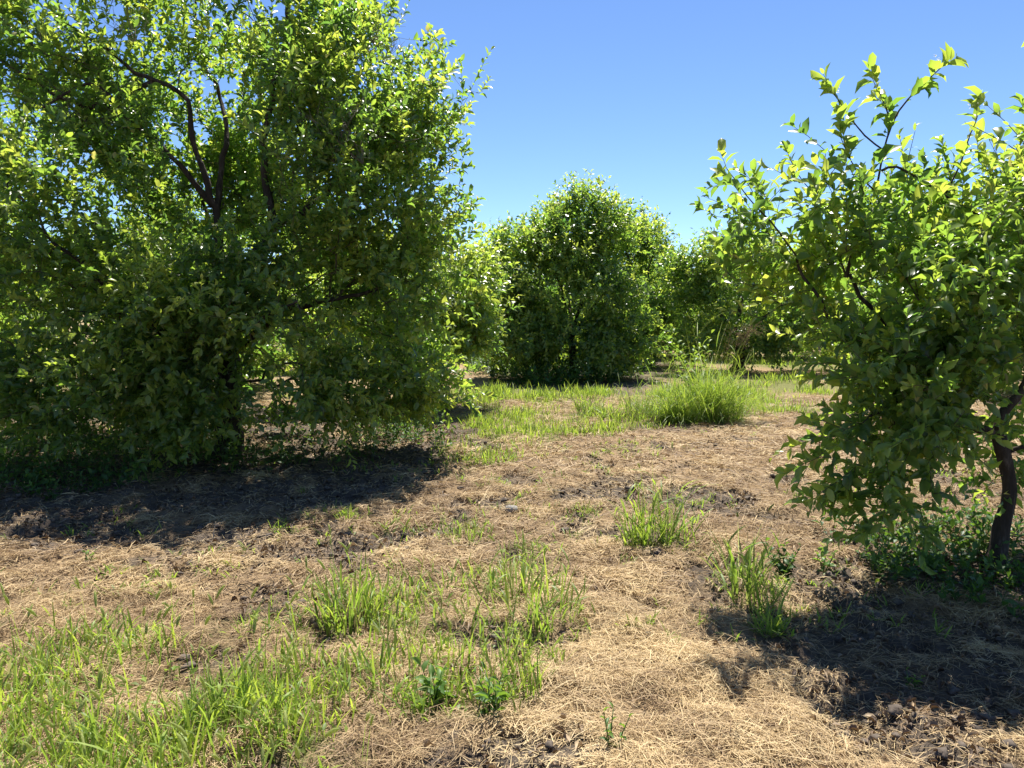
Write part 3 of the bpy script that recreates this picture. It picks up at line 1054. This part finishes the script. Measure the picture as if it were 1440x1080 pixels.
def make_grass():
    r = np.random.default_rng(113)
    acc, heads = Acc(), Acc()
    # low blades grow in tufts
    for (n_t, yr, per, hgt, wid) in ((2300, (2.0, 5.4), 5, .17, .0090), (2900, (8.0, 15.5), 14, .16, .011), (1800, (14., 30.), 12, .22, .016)):
        y = yr[0] + (yr[1] - yr[0]) * r.random(n_t * 4)
        x = (r.random(n_t * 4) * 2 - 1) * (y * .72 + .8)
        _, g, _ = masks(x, y)
        k = g * np.clip((fbm2(x * 2.0, y * 2.0, 303, 3) - .41) * 6, .04, 1) > r.random(len(x))
        x, y, g = x[k][:n_t], y[k][:n_t], g[k][:n_t]
        M = len(x)
        lush = inside(GREEN_DENSE, x, y) * 1.0
        sp = r.normal(size=(M, per, 2)) * (.045 if yr[0] < 5 else .10)
        bx, by = (x[:, None] + sp[..., 0]).ravel(), (y[:, None] + sp[..., 1]).ravel()
        N = M * per
        hs = np.repeat(.55 + .75 * r.random(M) + .10 * lush, per) * np.repeat(.7 + .35 * g, per)
        Ln = hgt * hs * (.5 + .8 * r.random(N))
        az = r.random(N) * 2 * PI
        tt = np.clip(np.repeat(.62 + .14 * lush + .2 * r.normal(size=M), per) + r.normal(size=N) * .2, 0.02, 1)
        c = blades(acc, r, np.stack([bx, by, ground_z(bx, by) - .005], -1), Ln, wid * (.45 + .8 * r.random(N)), az,
                   .05 + .45 * r.random(N) ** 1.5, .1 + 1.2 * r.random(N) ** 2, tt, 4)
        if yr[0] < 5:
            si = r.integers(0, N, int(N * .7))
            m = len(si)
            blades(acc, r, c[si, r.integers(1, 4, m)], Ln[si] * (.3 + .4 * r.random(m)), wid * (.5 + .8 * r.random(m)), r.random(m) * 2 * PI,
                   .3 + .6 * r.random(m), .2 + 1.2 * r.random(m), np.clip(tt[si] + r.normal(size=m) * .15, 0, 1), 3)
    # small sprouts here and there in the straw
    y = 3.6 + 7.0 * r.random(2600)
    x = (r.random(2600) * 2 - 1) * (y * .72 + .5)
    k = np.clip((fbm2(x * 1.4, y * 1.4, 341, 3) - .48) * 5, 0.02, 1) > r.random(2600)
    x, y = np.repeat(x[k], 6), np.repeat(y[k], 6)
    N = len(x)
    x, y = x + r.normal(size=N) * .022, y + r.normal(size=N) * .022
    blades(acc, r, np.stack([x, y, ground_z(x, y) - .004], -1), .04 + .07 * r.random(N), .007 + .005 * r.random(N), r.random(N) * 2 * PI,
           .2 + .6 * r.random(N), .2 + .9 * r.random(N), np.clip(.62 + .15 * r.normal(size=N), 0, 1), 3)
    # fine stems ending in bristly seed heads
    n = 1500
    y = 2.1 + 3.0 * r.random(n)
    x = (r.random(n) * 2 - 1) * (y * .72 + .5)
    _, g, _ = masks(x, y)
    k = (g > .3) & (r.random(n) < np.where(x < -.5, .5, .10))
    x, y = x[k], y[k]
    N = len(x)
    az = r.random(N) * 2 * PI
    Ln = .16 + .16 * r.random(N)
    c = blades(acc, r, np.stack([x, y, ground_z(x, y)], -1), Ln, np.full(N, .0025), az, .05 + .25 * r.random(N), .1 + .35 * r.random(N), .45 + .2 * r.random(N), 4)
    for q in c:
        foxtail(heads, r, q[-1] - [0, 0, .002], norm(q[-1] - q[-2]), .05 + .045 * r.random(), .0045 + .0025 * r.random())
    # small round-leaved plants between the blades
    n = 9000
    y = 2.0 + 4.0 * r.random(n)
    x = (r.random(n) * 2 - 1) * (y * .72 + .6)
    _, g, _ = masks(x, y)
    k = g * .8 * np.clip((fbm2(x * 3, y * 3, 331, 2) - .35) * 4, 0, 1) > r.random(n)
    x, y = x[k], y[k]
    N = len(x)
    az = r.random(N) * 2 * PI
    ax = np.stack([np.cos(az), np.sin(az), .15 + .8 * r.random(N)], -1)
    ax2 = norm(ax)
    acc.inst(*LEAF_S, frames(ax2, np.tile([[0, 0, 1.]], (N, 1)) + r.normal(size=(N, 3)) * .3), np.stack([x, y, ground_z(x, y) + .01 + .04 * r.random(N)], -1),
             .02 + .035 * r.random(N), np.clip(.55 + .2 * r.normal(size=N), .2, 1))
    o = acc.build('grass', GRASS, smooth=False)
    tag(o, 'fresh green grass growing in patches through the straw', 'grass', kind='stuff')
    h = heads.build('seed_heads', SEED)
    tag(h, 'bristly pale green foxtail seed heads standing above the grass', 'seed heads', kind='stuff')


def ico(sub=1):
    import bmesh
    bm = bmesh.new()
    bmesh.ops.create_icosphere(bm, subdivisions=sub, radius=1)
    V = np.array([v.co[:] for v in bm.verts])
    L = np.array([[v.index for v in f.verts] for f in bm.faces]).ravel()
    S = np.full(len(bm.faces), 3)
    bm.free()
    return V, L, S


def make_litter():
    r = np.random.default_rng(131)
    # soil clods
    acc = Acc()
    V, L, S = ico(2)
    y = 2.0 + 8.0 * r.random(16000)
    x = (r.random(16000) * 2 - 1) * (y * .72 + .8)
    s_, g, _ = masks(x, y)
    k = (s_ * (.25 + .8 * (fbm2(x * 3, y * 3, 401, 3) > .5)) + .008 > r.random(len(x)))
    x, y = x[k][:6000], y[k][:7000]
    N = len(x)
    size = .006 + .024 * r.random(N) ** 4.0
    for v in range(6):
        idx = np.arange(v, N, 6)
        d = 1 + 1.1 * (noise3(V[:, 0] * 1.6 + v * 7, V[:, 1] * 1.6, V[:, 2] * 1.6, 7) - .5) + 1.0 * (noise3(V[:, 0] * 3.3 + v, V[:, 1] * 3.3, V[:, 2] * 3.3, 9) - .5)
        a = r.random(len(idx)) * 2 * PI
        R = np.zeros((len(idx), 3, 3))
        R[:, 0, 0], R[:, 0, 1], R[:, 1, 0], R[:, 1, 1], R[:, 2, 2] = np.cos(a), -np.sin(a), np.sin(a), np.cos(a), 1
        sz = size[idx]
        acc.inst(V * d[:, None], L, S, R, np.stack([x[idx], y[idx], ground_z(x[idx], y[idx]) + sz * .3], -1),
                 np.stack([sz * (.8 + .6 * r.random(len(idx))), sz, sz * (.55 + .3 * r.random(len(idx)))], -1), np.full(len(idx), .5))
    tag(acc.build('soil_clods', CLOD, smooth=False), 'dark crumbly soil clods broken up over the bare ground', 'soil', kind='stuff')
    # fallen leaves
    acc = Acc()
    n = 24000
    y = 2.0 + 9.0 * r.random(n)
    x = (r.random(n) * 2 - 1) * (y * .72 + .8)
    s_, g, _ = masks(x, y)
    k = s_ * (.3 + .9 * (fbm2(x * 2, y * 2, 411, 3) > .48)) + .06 > r.random(n)
    x, y = x[k], y[k]
    N = len(x)
    az = r.random(N) * 2 * PI
    ax = np.stack([np.cos(az), np.sin(az), r.normal(size=N) * .25], -1)
    up = np.tile([[0, 0, 1.]], (N, 1)) + r.normal(size=(N, 3)) * .45
    sz = .022 + .034 * r.random(N)
    S3 = np.stack([sz * (.5 + .5 * r.random(N)), sz, sz * (1 + 3.0 * r.random(N))], -1)
    acc.inst(*LEAF_T, frames(ax, up), np.stack([x, y, ground_z(x, y) + .008 + .012 * r.random(N)], -1), S3, np.clip(.45 + r.normal(size=N) * .26, 0, 1))
    tag(acc.build('leaf_litter', LITTER), 'brown fallen leaves scattered over the shaded soil', 'leaf litter', kind='stuff')


def undergrowth(name_label, seed, poly, n, hmax, size=.058):
    r = np.random.default_rng(seed)
    poly = poly_ground(poly)
    lo, hi = poly.min(0), poly.max(0)
    acc = Acc()
    x = lo[0] + (hi[0] - lo[0]) * r.random(n)
    y = lo[1] + (hi[1] - lo[1]) * r.random(n)
    k = inside(poly, x + (noise2(x * 3, y * 3, 1) - .5) * .5, y + (noise2(x * 3, y * 3, 2) - .5) * .5)
    k &= fbm2(x * 1.8, y * 1.8, seed, 3) > .42
    x, y = x[k], y[k]
    M = len(x)
    H = hmax * (.3 + .8 * r.random(M)) * (.4 + 1.2 * np.clip(fbm2(x * 1.2, y * 1.2, seed + 1, 2), 0, 1))
    base = np.stack([x, y, ground_z(x, y)], -1)
    d = norm(np.stack([r.normal(size=M) * .3, r.normal(size=M) * .3, np.ones(M)], -1))
    leaves_on(r, acc, acc, base, d, H, 7, size, np.clip(.28 + .2 * r.normal(size=M), 0, 1), LEAF_S, .25, .0022)
    tag(acc.build('undergrowth', WEED), name_label, 'undergrowth', kind='stuff')


make_straw()
make_grass()
make_litter()
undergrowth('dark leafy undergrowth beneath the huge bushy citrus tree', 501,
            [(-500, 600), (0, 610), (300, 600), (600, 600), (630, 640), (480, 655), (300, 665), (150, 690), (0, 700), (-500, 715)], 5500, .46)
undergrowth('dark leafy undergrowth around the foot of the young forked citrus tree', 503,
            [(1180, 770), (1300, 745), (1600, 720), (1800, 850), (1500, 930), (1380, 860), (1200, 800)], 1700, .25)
undergrowth('low leafy undergrowth in the shade of the rounded citrus tree, one end added as dark shade', 505,
            [(655, 508), (780, 503), (900, 505), (930, 520), (860, 540), (760, 545), (660, 530)], 5000, .75, .11)  # left end added to darken ground that is only shaded


# ------------------------------------------------------------------ single plants
def local(acc, base):
    acc.V = [v - base for v in acc.V]
    return acc


def grass_plant(name, label, px, py, n, hgt, wid, spread, lean, curl, tone, seed, heads=0, cat='grass', ell=(1, 1), seg=5, sub=0):
    r = np.random.default_rng(seed)
    b = gpt(px, py)
    root = thing(name, label, cat, b)
    a = r.random(n) * 2 * PI
    rr = np.sqrt(r.random(n)) * spread
    ox, oy = rr * np.cos(a) * ell[0], rr * np.sin(a) * ell[1]
    bp = np.stack([b[0] + ox, b[1] + oy, ground_z(b[0] + ox, b[1] + oy) - .006], -1)
    fall = 1 - .45 * (rr / spread) ** 2
    if sub:
        ca, cr = r.random(sub) * 2 * PI, np.sqrt(r.random(sub)) * spread
        k = r.integers(0, sub, n)
        ox, oy = cr[k] * np.cos(ca[k]) * ell[0] + r.normal(size=n) * .05, cr[k] * np.sin(ca[k]) * ell[1] + r.normal(size=n) * .05
        rr, a = np.hypot(ox, oy), np.arctan2(oy, ox)
        bp = np.stack([b[0] + ox, b[1] + oy, ground_z(b[0] + ox, b[1] + oy) - .006], -1)
        fall = (1 - .5 * np.clip(rr / spread, 0, 1) ** 2) * (.40 + .80 * r.random(sub))[k]
        tone = tone + (r.normal(size=sub) * .14)[k]
    az = np.where(r.random(n) < (.4 if sub else .7), a + r.normal(size=n) * .6, r.random(n) * 2 * PI)
    acc = Acc()
    stem = r.random(n) < .45
    c = blades(acc, r, bp, hgt * fall * (.45 + .65 * r.random(n)), wid * np.where(stem, .4, 1) * (.6 + .8 * r.random(n)), az, lean * r.random(n) * (.4 + rr / spread),
               curl * np.where(stem, .4, 1) * r.random(n) ** 1.5, np.clip(np.where(r.random(n) < .08, .06, tone) + r.normal(size=n) * .2, 0.0, 1), seg)
    si = r.choice(np.flatnonzero(stem), int(n * .9))        # leaves that part from the stems
    m = len(si)
    blades(acc, r, c[si, r.integers(1, seg, m)], hgt * fall[si] * (.2 + .3 * r.random(m)), wid * (.6 + .7 * r.random(m)), r.random(m) * 2 * PI,
           .25 + .6 * r.random(m), .2 + 1.2 * r.random(m), np.clip(np.broadcast_to(tone, (n,))[si] + r.normal(size=m) * .18, 0, 1), 4)
    local(acc, b).build('blades', GRASS, root, smooth=False)
    for k in range(heads):
        h = Acc()
        s0 = b + np.array([r.normal() * spread * .45 * ell[0], r.normal() * spread * .45 * ell[1], 0])
        q = blades(h, r, s0[None], np.array([hgt * (.95 + .3 * r.random())]), np.array([.003]), r.random(1) * 6.28, .12 * r.random(1), .3 + .4 * r.random(1), np.array([.5]), 5)[0]
        hh = Acc()
        hh.V, hh.L, hh.S, hh.T, hh.n = h.V, h.L, h.S, h.T, h.n
        foxtail(hh, r, q[-1], norm(q[-1] - q[-2]), .06, .0055)
        local(hh, b).build('seed_head', SEED, root)
    return root, b


def leafy_plant(name, label, px, py, hgt, stems, leaves, size, seed, tone=.5, spread=.25, cat='weed', mat=None, wide=1.):
    r = np.random.default_rng(seed)
    b = gpt(px, py)
    root = thing(name, label, cat, b)
    for s in range(stems):
        a = 2 * PI * s / stems + r.normal() * .5
        h = hgt * (.65 + .45 * r.random())
        top = b + np.array([math.cos(a) * spread * h * (.4 + r.random()), math.sin(a) * spread * h * (.4 + r.random()), h])
        st_, lf = Acc(), Acc()
        midp = (b + top) / 2 + r.normal(size=3) * .03 * hgt
        q = resample([b - [0, 0, .01], midp, top], .03)
        st_.tube(q, np.linspace(.004, .0015, len(q)), 5, .4)
        idx = np.linspace(len(q) * .15, len(q) - 1, leaves).astype(int)
        n = len(idx)
        phi = np.arange(n) * 2.4 + r.random() * 6
        ax = np.stack([np.cos(phi), np.sin(phi), .25 + .7 * np.linspace(0, 1, n) ** 2 + r.normal(size=n) * .15], -1)
        up = np.tile([[0, 0, 1.]], (n, 1)) + r.normal(size=(n, 3)) * .3
        sz = size * (1.1 - .5 * np.linspace(0, 1, n)) * (.75 + .5 * r.random(n))
        V, L, S = LEAF_T
        lf.inst(V, L, S, frames(ax, up), q[idx], np.stack([sz * 1.1 * wide, sz, sz * 1.4], -1), np.clip(tone + .25 * np.linspace(-.4, .8, n) + r.normal(size=n) * .08, 0, 1))
        local(st_, b).build('stem', WEED, root)
        local(lf, b).build('foliage', mat or WEED, root)
    return root


# the tall clump and what grows around it
def tall_clump():
    r = np.random.default_rng(601)
    root, b = grass_plant('grass_clump', 'tall mounded clump of arching green grass beside the tractor path', 985, 592, 1700, 1.34, .0095, .56, .8, 2.4, .66, 601, heads=5, ell=(1.1, .8), sub=30)
    root2, b2 = grass_plant('grass_clump', 'low broad clump of soft grass against the tall mounded clump', 895, 590, 900, .58, .009, .85, .8, 1.6, .5, 602, ell=(1.1, .5), sub=30)
    leafy_plant('leafy_weed', 'tall bright leafy weed sprouting out of the mounded grass clump', 972, 580, 1.28, 7, 18, .14, 603, .75, .20)
    # brown plume
    bb = gpt(1022, 575)
    pr = thing('seed_plume', 'brown drooping seed plume leaning over the mounded grass clump', 'grass', bb)
    for k in range(4):
        st_, hd = Acc(), Acc()
        a = -.6 + r.normal() * .7
        top = bb + np.array([-.05 + .30 * math.cos(a) + .1 * r.normal(), .15 * r.normal(), 1.05 + .35 * r.random()])
        q = resample([bb + r.normal(size=3) * [.08, .08, 0], (bb + top) / 2 + [-.04, 0, .12], top, top + [.15 * math.cos(a) + .05, 0, -.04]], .04)
        st_.tube(q, np.linspace(.005, .0015, len(q)), 4, .4)
        for i in range(90):
            j = int(len(q) * (.62 + .37 * r.random()))
            s0 = q[j]
            d = norm(norm(q[j] - q[j - 1]) + r.normal(size=3) * .55 + [0, 0, -.15])
            l = .07 * (.4 + r.random())
            hd.inst(*LEAF_S, frames(d[None], r.normal(size=(1, 3))), s0[None] + d * l, np.array([[.012, .035, .02]]), np.array([r.random()]))
            hd.tube(np.array([s0, s0 + d * l * .5, s0 + d * l]), np.array([.001, .001, .0008]), 3, .5, cap=False)
        local(st_, bb).build('stem', SEED, pr)
        local(hd, bb).build('seed_head', PANICLE, pr)


tall_clump()
grass_plant('grass_tuft', 'bright green upright grass tuft alone on golden straw', 918, 765, 170, .62, .012, .17, .4, 1.1, .62, 611, heads=2, sub=9)
grass_plant('grass_tuft', 'ragged tall grass tuft next to the dark leafy weed', 1050, 840, 100, .48, .011, .17, .6, 1.4, .48, 612, heads=2, ell=(.7, 1.4))
grass_plant('grass_tuft', 'spiky grass tuft at the edge of the dark broken soil', 1080, 890, 60, .25, .012, .06, .9, 1.2, .6, 613)
grass_plant('grass_tuft', 'wide straggly grass tuft at the edge of the golden straw', 735, 865, 120, .40, .0105, .30, .5, 1.1, .45, 614, heads=2)
grass_plant('grass_tuft', 'short thin grass tuft below the pale stone', 655, 760, 100, .18, .007, .20, .5, .8, .45, 615)
grass_plant('grass_tuft', 'small lone grass sprig at the rim of the huge tree shade', 490, 735, 70, .15, .008, .08, .6, .8, .6, 616)
grass_plant('grass_tuft', 'tiny flat grass tuft between the pale stone and the upright tuft', 822, 720, 90, .10, .009, .13, .9, .8, .62, 617)
grass_plant('grass_tuft', 'dense upright grass tuft where tan straw meets the green patch', 490, 875, 110, .38, .011, .17, .45, 1.0, .42, 618)
grass_plant('grass_tuft', 'thin upright grass tuft beneath the rounded tree shade edge', 825, 582, 70, .5, .013, .16, .35, .9, .55, 619)
grass_plant('grass_tuft', 'yellow-green grass tuft spreading by the skirts of the huge tree', 690, 650, 150, .20, .011, .28, .6, .9, .6, 620)
leafy_plant('leafy_weed', 'dark bushy leafy weed between the ragged tuft and the young tree', 1103, 810, .22, 9, 9, .055, 631, .22, .55, wide=1.3)
leafy_plant('leafy_weed', 'pale leafy weed at the rim of the young tree shade', 1158, 800, .17, 5, 6, .055, 632, .6, .5, wide=1.4)
leafy_plant('leafy_weed', 'broad-leaved upright weed amid dry thatch beside the narrow-leaved sprawling weed', 612, 985, .17, 4, 6, .085, 633, .55, .5)
leafy_plant('leafy_weed', 'narrow-leaved weed sprawling over dry thatch', 690, 1000, .15, 6, 7, .075, 634, .5, .7, wide=.6)
leafy_plant('leafy_weed', 'small leafy seedling alone on tan straw near the shaded soil', 125, 795, .09, 3, 5, .04, 635, .55, .5)
leafy_plant('leafy_weed', 'upright little leafy seedling on straw under the shade edge', 422, 795, .12, 2, 6, .035, 636, .5, .3)
leafy_plant('leafy_weed', 'thin sparse weed standing alone at the edge of golden straw', 860, 1060, .20, 3, 6, .05, 637, .55, .3, wide=.7)
leafy_plant('leafy_weed', 'small seedling in the dark soil beside the golden straw', 1282, 960, .06, 3, 4, .045, 638, .55, .6)

# a leaning dry stalk and a pale stone
b = gpt(298, 757)
a = Acc()
q = resample([b - [0, 0, .02], b + [.015, 0, .07], b + [.035, -.01, .15]], .02)
a.tube(q, np.linspace(.006, .003, len(q)), 6)
o = local(a, b).build('dry_stalk', STALK)
o.location = b
tag(o, 'pale dry stalk stuck upright in the dark shaded soil', 'stalk')
b = gpt(719, 724)
V, L, S = ico(3)
d = 1 + .35 * (noise3(V[:, 0] * 1.3 + 3, V[:, 1] * 1.3, V[:, 2] * 1.3, 5) - .5) + .18 * (noise3(V[:, 0] * 4, V[:, 1] * 4, V[:, 2] * 4, 6) - .5)
a = Acc()
a.add(V * d[:, None] * [.05, .042, .036], L, S)
o = a.build('stone', ROCK)
o.location = b + [0, 0, .012]
tag(o, 'pale grey rounded stone lying on the straw', 'stone')

# ------------------------------------------------------------------ sun, sky, camera
SUN_EL, SUN_AZ = math.radians(63), math.radians(12)      # azimuth from +Y (view direction) towards +X
w = bpy.data.worlds.new('World')
sc.world = w
w.use_nodes = True
nt = w.node_tree
sky = nt.nodes.new('ShaderNodeTexSky')
sky.sky_type = 'NISHITA'
sky.sun_disc = False
sky.sun_elevation = SUN_EL
sky.sun_rotation = SUN_AZ
sky.altitude = 2600
sky.air_density = 1.0
sky.dust_density = .0
sky.ozone_density = 4.5
bg = nt.nodes['Background']
bg.inputs["Strength"].default_value = .084
hs = nt.nodes.new('ShaderNodeHueSaturation')
hs.inputs['Hue'].default_value = .504
hs.inputs['Saturation'].default_value = 1.06
nt.links.new(sky.outputs[0], hs.inputs['Color'])
nt.links.new(hs.outputs[0], bg.inputs[0])

sun = bpy.data.lights.new('sun', 'SUN')
sun.energy = 5.0
sun.angle = math.radians(.53)
sun.color = (1, .95, .87)
so_ = bpy.data.objects.new('sun', sun)
COL.objects.link(so_)
dirv = Vector((math.sin(SUN_AZ) * math.cos(SUN_EL), math.cos(SUN_AZ) * math.cos(SUN_EL), math.sin(SUN_EL)))
so_.rotation_euler = dirv.to_track_quat('Z', 'Y').to_euler()
so_.location = (6, 15, 30)

cam = bpy.data.cameras.new('camera')
cam.sensor_width = 36
cam.lens = 36 * F / 1440
cam.clip_start = .05
cam.clip_end = 6000
co = bpy.data.objects.new('camera', cam)
COL.objects.link(co)
co.location = (0, 0, CAM_H)
co.rotation_euler = (PI / 2 - PITCH, 0, 0)
sc.camera = co

sc.view_settings.view_transform = 'Standard'
sc.view_settings.look = 'None'
sc.view_settings.gamma = 1
sc.view_settings.exposure = 1.2
sc.cycles.max_bounces = 12
sc.cycles.diffuse_bounces = 5
sc.cycles.glossy_bounces = 2
sc.cycles.transmission_bounces = 8
sc.cycles.use_denoising = True
sc.cycles.denoiser = 'OPENIMAGEDENOISE'
sc.cycles.denoising_prefilter = 'NONE'
sc.cycles.sample_clamp_indirect = 2.5
sc.cycles.blur_glossy = 1.0
sc.cycles.use_adaptive_sampling = False
